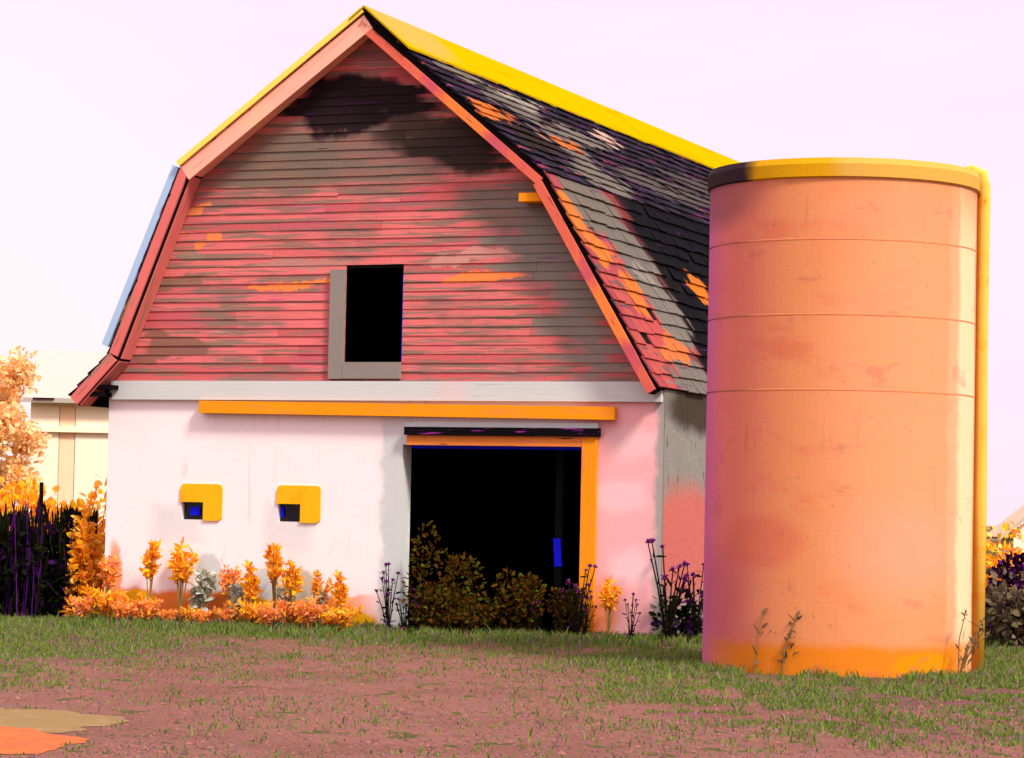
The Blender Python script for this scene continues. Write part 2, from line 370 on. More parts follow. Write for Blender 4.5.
mat_silo = make_mat('salmon_concrete', alb(255, 164, 104, MS), .85, warp=.14, warp_scale=1.2, tint=.05, patches=[
    (-2.0, 2.6, 1.05, 4.0, alb(232, 118, 112, 1.4), .75, .5, True), (-2.3, 3.0, .6, 4, alb(196, 98, 150, 1.15), .85, .6, True),  # mauve left flank: shaded side of the silo put into the colour
    (.75, 3.0, .9, 2.4, alb(255, 176, 122, MS), .8, .4), (.8, 1.35, .75, .45, alb(255, 178, 140, MS), .7, .6), (.7, 4.9, 1.0, .25, alb(255, 170, 118, MS), .7, .3),  # paler right half: sunlit side painted in
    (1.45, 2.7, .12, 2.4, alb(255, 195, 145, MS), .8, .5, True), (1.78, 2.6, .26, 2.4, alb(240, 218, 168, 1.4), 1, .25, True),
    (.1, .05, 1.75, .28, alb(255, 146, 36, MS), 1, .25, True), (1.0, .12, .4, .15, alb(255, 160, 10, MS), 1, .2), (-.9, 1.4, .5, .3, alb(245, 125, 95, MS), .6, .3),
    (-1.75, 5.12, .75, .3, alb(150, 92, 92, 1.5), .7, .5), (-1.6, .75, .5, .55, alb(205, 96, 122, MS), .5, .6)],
    speck=[(alb(245, 130, 90, MS), 1.4, (.6, 1.4, 1), .52, .66, .6, 0), (alb(255, 178, 138, MS), 9, (1, .25, 1), .6, .75, .35, 3)],
    over=[(alb(205, 105, 75, MS), 3, (2.2, .16, 1), .62, .74, .45, 14), (alb(150, 85, 70, MS), 14, (1, .6, 1), .70, .76, .5, 17), (alb(255, 190, 150, MS), 5, (1.6, .3, 1), .62, .74, .35, 19), (alb(120, 112, 70, MS), 11, (1, .7, 1), .67, .7, .35, 25), (alb(190, 100, 100, MS), 2.4, (.8, 1.2, 1), .60, .68, .3, 29)],
    bump=[(4, None, .12, .03), (40, None, .3, .006)])
# faint joints between the concrete staves
_nt = mat_silo.node_tree
_bk = _nt.nodes.new('ShaderNodeTexBrick'); _bk.inputs['Scale'].default_value = 1; _bk.inputs['Brick Width'].default_value = .76
_bk.inputs['Row Height'].default_value = .26; _bk.inputs['Mortar Size'].default_value = .006; _bk.offset = .5
_tc = _nt.nodes.new('ShaderNodeTexCoord'); _mp = _nt.nodes.new('ShaderNodeMapping'); _mp.inputs['Rotation'].default_value = (0, 0, math.pi / 2)
_nt.links.new(_tc.outputs['UV'], _mp.inputs[0]); _nt.links.new(_mp.outputs[0], _bk.inputs[0])
_bb = _nt.nodes.new('ShaderNodeBump'); _bb.invert = True; _bb.inputs['Strength'].default_value = .35; _bb.inputs['Distance'].default_value = .006
_nt.links.new(_bk.outputs['Fac'], _bb.inputs['Height'])
_bs = _nt.nodes['Principled BSDF']; _nt.links.new(_bs.inputs['Normal'].links[0].from_socket, _bb.inputs['Normal']); _nt.links.new(_bb.outputs[0], _bs.inputs['Normal'])
mat_rim_glow = make_mat('yellow_rim_glow', alb(255, 190, 20, 1.9), .6, warp=.2, tint=.06, patches=[(1.0, 5.5, 1.1, .5, alb(255, 200, 92, 1.9), .9, .15, True), (-2.0, 5.4, .95, .6, alb(58, 40, 44, 1.5), 1, .12, True)], bump=[(5, None, .25, .02)])
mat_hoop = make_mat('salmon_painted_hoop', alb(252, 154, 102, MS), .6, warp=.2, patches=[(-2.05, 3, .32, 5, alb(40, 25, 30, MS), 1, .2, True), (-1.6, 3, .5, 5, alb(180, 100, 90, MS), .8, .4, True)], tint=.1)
mat_edge_glow = make_mat('yellow_edge_glow', alb(255, 206, 84, 1.5), .7, tint=.14, uv=False, speck=[(alb(255, 185, 50, 1.5), 2, None, .5, .6, .8, 0), (alb(170, 110, 50, 1.5), 8, None, .66, .72, .6, 3)])
mat_lid = make_mat('tan_lid', alb(200, 150, 90, 2), .8)

# ------------------------------------------------------------------ ground
MAUVE = alb(188, 130, 112, MG)
def ground():
    mb = MB()
    xs = [-3000, -300, -60, 60, 300, 3000]; ys = [-300, -20, 10, 60, 300, 4000]
    for i in range(5):
        for j in range(5):
            p = [(xs[i], ys[j], 0), (xs[i + 1], ys[j], 0), (xs[i + 1], ys[j + 1], 0), (xs[i], ys[j + 1], 0)]
            mb.face(p, [(a, b) for a, b, _ in p])
    m = make_mat('mauve_gravel_ground', MAUVE, .95, tint=.1, warp=.8, warp_scale=.8,
        speck=[(alb(166, 112, 92, MG), .5, None, .45, .62, .7, 0), (alb(192, 110, 114, MG), 1.1, (.6, 1.4, 1), .55, .68, .35, 8), (alb(150, 108, 104, MG), 16, (1, .5, 1), .56, .66, .5, 18), (alb(132, 118, 128, MG), 6, (1, .5, 1), .58, .66, .5, 2), (alb(100, 116, 40, MG), 3.2, (1, .5, 1), .60, .63, .9, 4), (alb(104, 122, 44, MG), 8, (1, .6, 1), .64, .67, .8, 9),
               (alb(215, 130, 120, MG), 22, (1, .5, 1), .6, .7, .5, 1)],
        patches=[(0, 1240, 4000, 1200, alb(96, 110, 40, MG), .9, .01), (-2, 37.5, 14, 3.2, alb(108, 122, 52, MG), .75, .25), (4, 30.0, 3.6, 2.4, alb(108, 118, 58, MG), .6, .35), (4.3, 25.5, 1.5, 2.2, alb(142, 84, 104, MG), .55, .4), (3.2, 21.5, .9, 1.2, alb(150, 88, 104, MG), .45, .4), (1.6, 22.5, .4, .5, alb(160, 82, 104, MG), .4, .4), (-5.2, 31, 2.2, 3.0, alb(120, 104, 84, MG), .5, .4)],
        bump=[(3, None, .4, .08), (12, None, .6, .05), (60, None, .7, .02)])
    return tag(mb.build('ground', m), kind='structure')
ground()

# ------------------------------------------------------------------ barn
TH = R(22)
BO = Vector((-5.495, 38.223, 0))
barn = empty('gambrel_barn', BO, -TH)
tag(barn, 'old gambrel barn with faded red clapboard gable over a white rendered lower wall', 'barn')
DEPTH = 17.0
def bw(a, b, z=0):                # barn coordinates to world
    return Vector((BO.x + a * math.cos(TH) + b * math.sin(TH), BO.y - a * math.sin(TH) + b * math.cos(TH), z))

DOOR = (4.41, 6.92, 0, 2.46)
WIN = [(1.16, 1.77, 1.42, 1.89), (2.61, 3.23, 1.42, 1.89)]
def holed(mb, x0, x1, z0, z1, holes, yf, yb, step=.5):
    xs = {x0, x1}; zs = {z0, z1}
    for h in holes: xs |= {h[0], h[1]}; zs |= {h[2], h[3]}
    xs, zs = sorted(xs), sorted(zs)
    def inside(a, b): return any(h[0] <= a <= h[1] and h[2] <= b <= h[3] for h in holes)
    for i in range(len(xs) - 1):
        for j in range(len(zs) - 1):
            a, b, c, d = xs[i], xs[i + 1], zs[j], zs[j + 1]
            if inside((a + b) / 2, (c + d) / 2): continue
            mb.face([(a, yf, c), (b, yf, c), (b, yf, d), (a, yf, d)], [(a, c), (b, c), (b, d), (a, d)])
            mb.face([(a, yb, d), (b, yb, d), (b, yb, c), (a, yb, c)], [(a, d), (b, d), (b, c), (a, c)])
    for (a, b, c, d) in holes + [(x0, x1, z0, z1)]:
        for (p, q) in (((a, c), (a, d)), ((a, d), (b, d)), ((b, d), (b, c)), ((b, c), (a, c))):
            mb.face([(p[0], yf, p[1]), (q[0], yf, q[1]), (q[0], yb, q[1]), (p[0], yb, p[1])],
                    [p, q, (q[0] + .1, q[1] + .1), (p[0] + .1, p[1] + .1)])
WT = .28
mb = MB(); holed(mb, 0, 8.0, -.1, 3.3, [DOOR] + WIN, 0, WT)
tag(mb.build('front_wall', mat_front, barn), 'white rendered front wall with orange stains along its foot')
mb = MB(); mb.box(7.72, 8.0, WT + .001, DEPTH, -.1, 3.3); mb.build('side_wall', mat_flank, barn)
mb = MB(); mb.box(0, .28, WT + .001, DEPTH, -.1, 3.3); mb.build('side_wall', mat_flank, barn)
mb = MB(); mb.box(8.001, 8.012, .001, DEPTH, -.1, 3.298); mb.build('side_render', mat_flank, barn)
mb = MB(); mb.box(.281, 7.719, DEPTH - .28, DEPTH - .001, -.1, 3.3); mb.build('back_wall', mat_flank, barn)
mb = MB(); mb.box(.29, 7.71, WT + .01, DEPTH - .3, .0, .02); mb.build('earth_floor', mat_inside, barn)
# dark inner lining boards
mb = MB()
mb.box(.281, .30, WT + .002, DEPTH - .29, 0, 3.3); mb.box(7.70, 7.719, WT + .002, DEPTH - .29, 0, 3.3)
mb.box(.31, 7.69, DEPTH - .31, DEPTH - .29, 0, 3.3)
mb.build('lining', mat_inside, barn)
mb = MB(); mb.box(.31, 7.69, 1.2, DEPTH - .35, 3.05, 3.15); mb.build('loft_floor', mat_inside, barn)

# gambrel outline (u, z), outer roof surface
EL, FL, BL, AP, BR, ER = (-.42, 3.05), (.18, 3.65), (1.2, 6.15), (3.88, 8.11), (6.46, 5.94), (8.03, 3.2)
T = .16
def off(p, q, t):
    d = Vector((q[0] - p[0], q[1] - p[1])).normalized(); n = Vector((d.y, -d.x)); return n * t
def offset_poly(pts, t):
    out = []
    for i, p in enumerate(pts):
        if i == 0: n = off(pts[0], pts[1], t); out.append((p[0] + n.x, p[1] + n.y)); continue
        if i == len(pts) - 1: n = off(pts[-2], pts[-1], t); out.append((p[0] + n.x, p[1] + n.y)); continue
        n1, n2 = off(pts[i - 1], p, t), off(p, pts[i + 1], t)
        b = (n1 + n2); b = b * (t * t / (b.dot(n1))) if abs(b.dot(n1)) > 1e-6 else n1
        out.append((p[0] + b.x, p[1] + b.y))
    return out
prof = [EL, FL, BL, AP, BR, ER]
NP = len(prof) - 1
inn = offset_poly(prof, T)
Y0, Y1 = -.30, DEPTH + .4
mb = MB()
for i in range(NP):
    a, b, c, d = prof[i], prof[i + 1], inn[i + 1], inn[i]
    mb.face([(a[0], Y0, a[1]), (b[0], Y0, b[1]), (b[0], Y1, b[1]), (a[0], Y1, a[1])])
    mb.face([(d[0], Y1, d[1]), (c[0], Y1, c[1]), (c[0], Y0, c[1]), (d[0], Y0, d[1])])
    for y in (Y0, Y1): mb.face([(a[0], y, a[1]), (b[0], y, b[1]), (c[0], y, c[1]), (d[0], y, d[1])])
for a, d in ((prof[0], inn[0]), (prof[-1], inn[-1])):
    mb.face([(a[0], Y0, a[1]), (a[0], Y1, a[1]), (d[0], Y1, d[1]), (d[0], Y0, d[1])])
roof = mb.build('roof', mat_inside, barn, merge=True)

def shingles(name, A, B, mat, expo=.2, miss=.006, s0=0.0):
    A, B = Vector((A[0], 0, A[1])), Vector((B[0], 0, B[1]))
    d = (B - A); L = d.length; d.normalize(); n = Vector((d.z, 0, -d.x))
    if n.z < 0: n = -n
    mb = MB(); nr = int((L - s0) / expo)
    ex = (L - s0) / nr
    for r in range(nr):
        t0, t1 = s0 + r * ex - .03, s0 + (r + 1) * ex + .012
        y = Y0 - .05 - U(0, .3)
        while y < Y1:
            w = U(.22, .42); y2 = min(y + w, Y1 + .03); ya = max(y, Y0 - .04 - U(0, .015))
            if y2 > ya + .03 and random.random() > miss:
                l1 = .03 + U(0, .014); ss = U(-.012, .012); g = .006
                P = [A + d * t0 + n * .006, A + d * t0 + n * .006, A + d * (t1 + ss) + n * l1, A + d * (t1 + ss + U(-.008, .008)) + n * (l1 + U(-.006, .006))]
                a, b, c, e = P[0].copy(), P[1].copy(), P[2].copy(), P[3].copy()
                a.y, b.y, c.y, e.y = ya + g, y2 - g, y2 - g, ya + g
                f2, f3 = c - n * .022, e - n * .022
                rv = random.random(); uv = [(ya, t0), (y2, t0), (y2, t1), (ya, t1)]
                mb.face([a, b, c, e], uv, rv); mb.face([e, c, f2, f3], [(ya, t1), (y2, t1), (y2, t1 + .02), (ya, t1 + .02)], rv)
                mb.face([a, e, f3, a - n * .02], [uv[0], uv[3], uv[3], uv[0]], rv)
                mb.face([c, b, b - n * .02, f2], [uv[2], uv[1], uv[1], uv[2]], rv)
            y = y2
    return mb.build(name, mat, roof)
tag(shingles('shingle_slope', AP, BR, mat_roof_up, .2), 'charcoal upper roof slope with purple streaks and grey lichen patches')
tag(shingles('shingle_slope', BR, ER, mat_roof_low, .2, .02), 'patched lower roof slope, coral and grey at the front, black behind')
shingles('shingle_slope', AP, BL, mat_roof_up, .2)
shingles('shingle_slope', BL, FL, mat_roof_up, .2)
shingles('shingle_slope', FL, EL, mat_roof_up, .2)
# ridge glow band: added sheet folded over the ridge, standing for its bright halo
mb = MB()
dr = (Vector((BR[0] - AP[0], 0, BR[1] - AP[1]))).normalized(); dl = (Vector((BL[0] - AP[0], 0, BL[1] - AP[1]))).normalized()
nr_ = Vector((-dr.z, 0, dr.x)); nl_ = Vector((dl.z, 0, -dl.x))
if nr_.z < 0: nr_ = -nr_
if nl_.z < 0: nl_ = -nl_
top = Vector((AP[0], 0, AP[1] + .085))
y = Y0 - .1
while y < Y1:
    y2 = min(y + 2.4, Y1 + .05); w = .80 + U(-.03, .03); k = U(0, .008)
    e1 = Vector((AP[0], 0, AP[1])) + dr * w + nr_ * (.05 + k); e2 = Vector((AP[0], 0, AP[1])) + dl * .22 + nl_ * (.05 + k)
    for P, Q in ((top, e1), (e2, top)):
        pts = [Vector((P.x, y, P.z + k)), Vector((Q.x, y, Q.z)), Vector((Q.x, y2 + .04, Q.z)), Vector((P.x, y2 + .04, P.z + k))]
        ln = (Q - P).length
        mb.face(pts, [(y, 0), (y, ln), (y2, ln), (y2, 0)])
        dn = [p - Vector((0, 0, .03)) for p in pts]
        mb.face([pts[0], pts[1], dn[1], dn[0]]); mb.face([pts[1], pts[2], dn[2], dn[1]])
    y = y2
tag(mb.build('ridge_glow_band', mat_ridge_glow, roof), 'broad yellow band added along the ridge for its edge glow')

# rake boards along the front gable edges
def rake(P, Q, w, mat, y=-.33, inset=0.0, lab=None):
    d = Vector((Q[0] - P[0], Q[1] - P[1])).normalized(); n = Vector((d.y, -d.x))
    if n.y > 0: n = -n
    a = Vector((P[0], y, P[1])) + Vector((n.x, 0, n.y)) * (w / 2 + inset); b = Vector((Q[0], y, Q[1])) + Vector((n.x, 0, n.y)) * (w / 2 + inset)
    mb = MB(); mb.bar(a, b, w, .035, (0, 1, 0)); o = bevel(mb.build('rake_board', mat, barn), .008)
    if lab: o['label'] = lab
    return o
rake(BL, (AP[0] - .02, AP[1] - .03), .22, mat_rake_l, lab='wide pale salmon rake board')
rake(FL, (BL[0], BL[1]), .13, mat_rake_c, y=-.328)
rake((EL[0] + .01, EL[1]), FL, .15, mat_rake_c, y=-.324)
mb = MB(); e_ = Vector((AP[0] - BL[0], 0, AP[1] - BL[1])).normalized(); n_ = Vector((-e_.z, 0, e_.x)) * .045
mb.bar(Vector((BL[0], -.37, BL[1])) + n_, Vector((AP[0], -.37, AP[1])) + n_, .075, .04, (0, 1, 0))
tag(mb.build('edge_strip', mat_gold_edge, barn), 'thin golden edge strip along the upper left roof edge')
# painted soffit boards under the front overhang
for i in range(NP):
    p, q = inn[i], inn[i + 1]
    d = Vector((q[0] - p[0], 0, q[1] - p[1])).normalized(); n = Vector((d.z, 0, -d.x)) * .012
    A_, B_ = Vector((p[0], -.16, p[1])) + n, Vector((q[0], -.16, q[1])) + n
    mb = MB(); mb.bar(A_ + d * .02, B_ - d * .02, .26, .016, n)
    mb.build('soffit', (mat_rake_c, mat_rake_c, mat_rake_l, mat_rake_r, mat_rake_r)[i], barn)
rake((AP[0] + .02, AP[1] - .02), (BR[0] + .03, BR[1]), .11, mat_rake_r, inset=.1)
rake((BR[0] - .02, BR[1] - .08), (ER[0], ER[1]), .12, mat_rake_r, y=-.332, inset=.04)
mb = MB(); mb.bar((FL[0] - .09, -.22, FL[1] + .1), (BL[0] - .09, -.22, BL[1] + .02), .2, .1, (-.93, 0, .37))
tag(mb.build('drip_edge', mat_blue_edge, barn), 'pale blue drip edge')
# short orange lookout stub at the right break, purlin ends at the left eave
mb = MB(); mb.box(6.08, 6.52, -.28, -.03, 5.58, 5.69); bevel(mb.build('lookout_beam', mat_orangewood, barn))
mb = MB()
for z, x in ((3.06, -.18), (3.16, -.08)): mb.box(x, x + .26, -.28, -.05, z, z + .06)
tag(bevel(mb.build('rafter_tail', mat_lintel, barn)), 'broken blackened rafter tails at the left eave')

# gable siding
inn2 = offset_poly(prof, T + .01)
def gable_span(z):
    xs = []
    for i in range(NP):
        (x1, z1), (x2, z2) = inn2[i], inn2[i + 1]
        if (z1 - z) * (z2 - z) <= 0 and abs(z2 - z1) > 1e-6:
            xs.append(x1 + (x2 - x1) * (z - z1) / (z2 - z1))
    if len(xs) < 2: return None
    return max(min(xs), .0), min(max(xs), 8.0)
HOLE = (3.54, 4.37, 3.54, 4.78)
def gable(name, mat, yface, sgn, hole=True, seed=3):
    rg = random.Random(seed); mb = MB(); h = .118; z = 3.29
    while z < inn2[3][1] - .05:
        z2 = z + h; s1, s2 = gable_span(z), gable_span(z2 + .012)
        if not s1: break
        if not s2: s2 = ((s1[0] + s1[1]) / 2 - .02, (s1[0] + s1[1]) / 2 + .02)
        segs = [(s1[0], s1[1], s2[0], s2[1])]
        if hole and z2 > HOLE[2] + .02 and z < HOLE[3] - .02:
            segs = [(s1[0], HOLE[0], s2[0], HOLE[0]), (HOLE[1], s1[1], HOLE[1], s2[1])]
        for (a, b, c, d) in segs:
            cuts = [a]
            while cuts[-1] < b - 2.4: cuts.append(cuts[-1] + rg.uniform(1.3, 3.4))
            if b - cuts[-1] < .3 and len(cuts) > 1: cuts.pop()
            cuts.append(b)
            for k in range(len(cuts) - 1):
                xa, xb = cuts[k], cuts[k + 1]
                ta, tb = (c if k == 0 else xa), (d if k == len(cuts) - 2 else xb)
                g = .003 if k else 0
                lo = .017 + rg.uniform(0, .007); dz0, dz1 = rg.uniform(-.004, .004), rg.uniform(-.004, .004)
                if rg.random() < .05: dz1 -= .02
                rv = rg.random()
                y1, y2 = yface - sgn * lo, yface - sgn * .006
                p = [(xa + g, y1, z + dz0), (xb, y1, z + dz1), (tb, y2, z2 + .012), (ta + g, y2, z2 + .012)]
                uv = [(xa + k * .37, z), (xb + k * .37, z), (tb + k * .37, z2), (ta + k * .37, z2)]
                uv = [(q[0], q[2]) for q in p]
                mb.face(p, uv, rv)
                mb.face([(xa + g, y2, z + dz0 - .001), (xb, y2, z + dz1 - .001), p[1], p[0]], [uv[0], uv[1], uv[1], uv[0]], rv)
                mb.face([p[0], p[3], (ta + g, yface, z2), (xa + g, yface, z)], [uv[0]] * 4, rv)
                mb.face([p[1], p[2], (tb, yface, z2), (xb, yface, z)], [uv[1]] * 4, rv)
        z = z2
    return mb.build(name, mat, barn)
tag(gable('gable_siding', mat_siding, 0, 1), 'faded coral red clapboard gable, blackened near the peak by weathering and painted overhang shade')
gable('gable_siding', mat_siding, DEPTH, -1, False, 9)
# backing boards behind the siding with the hay door opening left free
mb = MB()
def back_poly(y, hole):
    zs = [3.3, HOLE[2], HOLE[3], min(inn2[2][1], inn2[4][1]) - .02, max(inn2[2][1], inn2[4][1]), inn2[3][1] - .02]
    for i in range(len(zs) - 1):
        a, b = gable_span(zs[i]), gable_span(zs[i + 1] - .001)
        if i == 1 and hole:
            mb.face([(a[0], y, zs[i]), (HOLE[0], y, zs[i]), (HOLE[0], y, zs[i + 1]), (b[0], y, zs[i + 1])])
            mb.face([(HOLE[1], y, zs[i]), (a[1], y, zs[i]), (b[1], y, zs[i + 1]), (HOLE[1], y, zs[i + 1])])
        else:
            mb.face([(a[0], y, zs[i]), (a[1], y, zs[i]), (b[1], y, zs[i + 1]), (b[0], y, zs[i + 1])])
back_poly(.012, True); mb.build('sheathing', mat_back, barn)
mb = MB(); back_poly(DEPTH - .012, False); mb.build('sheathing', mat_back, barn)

# hay door casing: grey boards left of and below the opening
cas = MB(); cas.box(3.335, 3.535, -.075, .02, 3.315, 4.76); cs = bevel(cas.build('hay_door_casing', mat_greywood, barn), .01)
sb = MB(); sb.box(3.54, 4.37, -.073, .02, 3.318, 3.535); bevel(sb.build('sill', mat_greywood, cs), .01)
eb = MB(); eb.box(4.345, 4.368, .02, .06, 3.56, 4.7); tag(eb.build('edge_strip', mat_blue, cs), 'thin blue inner edge of hay door')

# trim, rail, lintel, header, jambs
mb = MB(); mb.box(.06, 7.98, -.07, -.002, 3.03, 3.285); bevel(mb.build('trim_board', mat_trim, barn), .012)
mb = MB(); mb.bar((1.45, -.08, 2.935), (7.38, -.08, 2.88), .165, .09, (0, 1, 0))
tag(bevel(mb.build('door_track', mat_track, barn), .03), 'rust orange sliding door track above the doorway')
mb = MB(); mb.box(4.46, 7.14, -.06, -.003, 2.69, 2.76); bevel(mb.build('head_flashing', mat_trim, barn), .01)
mb = MB(); mb.box(4.47, 7.16, -.11, -.002, 2.585, 2.69); bevel(mb.build('door_lintel', mat_lintel, barn), .012)
mb = MB(); mb.box(4.49, 6.925, -.065, -.002, 2.455, 2.58); bevel(mb.build('door_header', mat_header, barn), .01)
mb = MB(); mb.box(6.93, 7.125, -.07, -.002, .02, 2.58); bevel(mb.build('door_jamb', mat_orangewood, barn), .012)
mb = MB(); mb.box(4.5, 6.88, .06, .10, 2.415, 2.458); mb.box(6.88, 6.918, .06, .10, .45, 2.458)
tag(mb.build('door_stop', mat_blue, barn), 'thin blue strip inside the doorway edge')
for i, (a, b, c, d) in enumerate(WIN):
    fr = MB(); m1 = a + .34; h1 = c + .235; rr = .07
    def arc(cx, cz, t0): return [(cx + rr * math.cos(R(t0 + k * 15)), cz + rr * math.sin(R(t0 + k * 15))) for k in range(7)]
    lo, hi, bo, to = a - .012, b + .012, c - .012, d + .012
    out_ = ([(m1, bo)] + arc(hi - rr, bo + rr, -90) + arc(hi - rr, to - rr, 0) + arc(lo + rr, to - rr, 90) + [(lo, h1), (m1, h1)])
    yf, yb = -.022, .05
    fr.face([(x, yf, z) for x, z in out_], out_)
    fr.face([(x, yb, z) for x, z in out_][::-1], out_[::-1])
    for k in range(len(out_)):
        p, q = out_[k], out_[(k + 1) % len(out_)]
        fr.face([(p[0], yf, p[1]), (q[0], yf, q[1]), (q[0], yb, q[1]), (p[0], yb, p[1])])
    w = bevel(fr.build('window', mat_yellow_board, barn), .012)
    w['label'] = 'small yellow boarded window, ' + ('left' if i == 0 else 'right') + ' one, dark pane in its lower left corner'
    pn = MB(); pn.box(a + .003, m1 - .003, .08, .1, c + .003, h1 - .003); pn.build('pane', mat_glass_dark, w)
    bl = MB()
    if i == 0: bl.box(a + .11, a + .25, .05, .078, c + .06, c + .17)
    else: bl.box(a + .02, a + .06, .05, .078, c + .06, c + .2)
    bl.build('patch', mat_blue, w)

# ------------------------------------------------------------------ silo
SP = Vector((3.51, 29.9, 0)); SR = 1.47
silo = empty('concrete_silo', SP, R(-6.7)); silo.scale = (.967, .967, .965)
tag(silo, 'round salmon concrete silo with an added yellow top band beside the barn', 'silo')
def ring(mb, r0, r1, z0, z1, n=128, a0=-math.pi, a1=math.pi):
    for i in range(n):
        t0, t1 = a0 + (a1 - a0) * i / n, a0 + (a1 - a0) * (i + 1) / n
        def P(r, t, z): return (r * math.sin(t), -r * math.cos(t), z)
        q = [P(r0, t0, z0), P(r0, t1, z0), P(r1, t1, z1), P(r1, t0, z1)]
        mb.face(q, [(SR * t0, z0), (SR * t1, z0), (SR * t1, z1), (SR * t0, z1)])
mb = MB()
zz = [-.05 + (5.33 + .05) * k / 22 for k in range(23)]
for k in range(22): ring(mb, SR, SR, zz[k], zz[k + 1])
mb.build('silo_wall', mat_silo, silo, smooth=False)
silo.children[0].data.shade_smooth()
mb = MB()  # added yellow band standing for the glow on the silo's top edge
ring(mb, SR + .002, SR + .03, 5.27, 5.285); ring(mb, SR + .03, SR + .035, 5.285, 5.42); ring(mb, SR + .035, SR + .01, 5.42, 5.485)
ring(mb, SR + .01, SR - .1, 5.485, 5.5); ring(mb, SR - .1, SR - .1, 5.5, 5.25)
tag(mb.build('silo_glow_rim', mat_rim_glow, silo), 'yellow band added around the silo top for its edge glow')
mb = MB(); ring(mb, SR - .09, .02, 5.27, 5.31); mb.build('silo_lid', mat_lid, silo)
for z in (4.62, 3.82, 3.02):
    mb = MB(); ring(mb, SR, SR + .003, z - .009, z - .006); ring(mb, SR + .003, SR + .003, z - .006, z + .006); ring(mb, SR + .003, SR, z + .006, z + .009)
    mb.build('steel_hoop', mat_hoop, silo)
mb = MB()  # added pipe standing for the bright halo on the silo's right edge
mb.tube([(SR - .22, .05, 5.5), (SR - .06, .05, 5.55), (SR + .05, .05, 5.5), (SR + .075, .05, 5.36), (SR + .07, .05, 3.6), (SR + .075, .05, 1.9), (SR + .07, .05, -.05)], [.05, .06, .07, .072, .068, .074, .07], 16)
tag(mb.build('edge_glow_pipe', mat_edge_glow, silo, smooth=True), 'yellow pipe added down the right side of the silo for its edge glow')

# ------------------------------------------------------------------ plants
def leafmat(name, c, c2, c3, tr=.25):
    return make_mat(name, c, .75, rnd=[(c2, .35, .6), (c3, .8, .95)], tint=0, uv=False, translucent=tr, spec=.05)
m_gold = leafmat('golden_leaf', alb(255, 180, 24, 1.0), alb(255, 155, 50, 1.0), alb(252, 200, 90, 1.0), .35)
m_orange = leafmat('orange_dry_leaf', alb(255, 150, 84, 1.0), alb(255, 172, 40, 1.0), alb(245, 175, 140, 1.0), .35)
m_sage = leafmat('pale_sage_leaf', alb(205, 205, 180, MF), alb(180, 185, 150, MF), alb(225, 222, 212, MF))
m_dark = leafmat('dark_green_leaf', alb(26, 34, 6, 1.4), alb(16, 18, 6, 1.4), alb(70, 14, 88, 1.4), .1)
m_purple = leafmat('purple_stalk', alb(110, 25, 125, 1.4), alb(70, 10, 110, 1.4), alb(165, 60, 165, 1.4), .1)
m_flower = leafmat('purple_flower', alb(140, 52, 135, 1.4), alb(95, 28, 110, 1.4), alb(180, 85, 160, 1.4), .2)
m_olive = leafmat('brown_olive_leaf', alb(78, 62, 10, 1.4), alb(95, 55, 12, 1.4), alb(82, 92, 18, 1.4), .2)
m_tan = leafmat('grey_tan_leaf', alb(140, 120, 92, 1.7), alb(120, 105, 70, 1.7), alb(155, 140, 118, 1.7), .2)
m_maroon = leafmat('dark_maroon_leaf', alb(60, 10, 40, 1.7), alb(40, 5, 55, 1.7), alb(120, 30, 130, 1.7), .1)
m_peach = leafmat('peach_autumn_leaf', alb(255, 205, 145, 1.0), alb(255, 190, 115, 1.0), alb(255, 222, 175, 1.0), .4)
m_stalk = make_mat('dry_stalk', alb(150, 120, 70, MF), .85, tint=0, uv=False)
m_stalk_d = make_mat('dark_stalk', alb(30, 24, 14, 1.5), .9, tint=0, uv=False)
m_bark = make_mat('pale_bark', alb(225, 180, 140, 1.6), .9, uv=False)
m_green = leafmat('green_leaf', alb(84, 106, 30, 1.6), alb(104, 120, 36, 1.6), alb(60, 80, 24, 1.6), .25)

def rdir(up=0.0):
    a = U(0, 2 * math.pi); z = U(-1, 1)
    v = Vector((math.cos(a) * math.sqrt(1 - z * z), math.sin(a) * math.sqrt(1 - z * z), z + up)); return v.normalized()
def bush_mesh(w, h, n, leaf, lobes=7, flat=.6):
    """leaf clumps through an uneven volume standing on z=0"""
    mb = MB(); L = []
    for k in range(lobes):
        x, y = U(-w * .36, w * .36), U(-w * .36, w * .36) * flat
        hh = h * U(.45, .9); L.append((x, y, hh * U(.35, .8), w * U(.16, .3), hh * U(.22, .4)))
    L.append((0, 0, h * .35, w * .42, h * .33))
    for k in range(n):
        x, y, z, r, rz = random.choice(L)
        d = rdir(); q = U(.55, 1.0) ** .5
        p = Vector((x + d.x * r * q, y + d.y * r * q * flat, max(.02, z + d.z * rz * q)))
        o = (d + rdir(.3) * .9).normalized()
        s = U(.6, 1.3) * leaf
        mb.leaf(p, o, s, s * U(.4, .7), rdir(.5), random.random(), s * .08)
    return mb, L
def stems_mesh(w, h, n, L=None, rad=.012):
    mb = MB()
    for k in range(n):
        a = U(0, 6.28); b = Vector((math.cos(a) * .006, math.sin(a) * .006, 0))
        if L: l = random.choice(L); t = Vector((l[0], l[1], l[2] + l[4] * U(0, .6)))
        else: t = Vector((U(-.45, .45) * w, U(-.3, .3) * w, h * U(.7, 1)))
        m = (b + t) * .5 + Vector((U(-.05, .05), U(-.05, .05), h * .08))
        mb.tube([b, m, t], [rad, rad * .8, rad * .4], 5, random.random())
    return mb
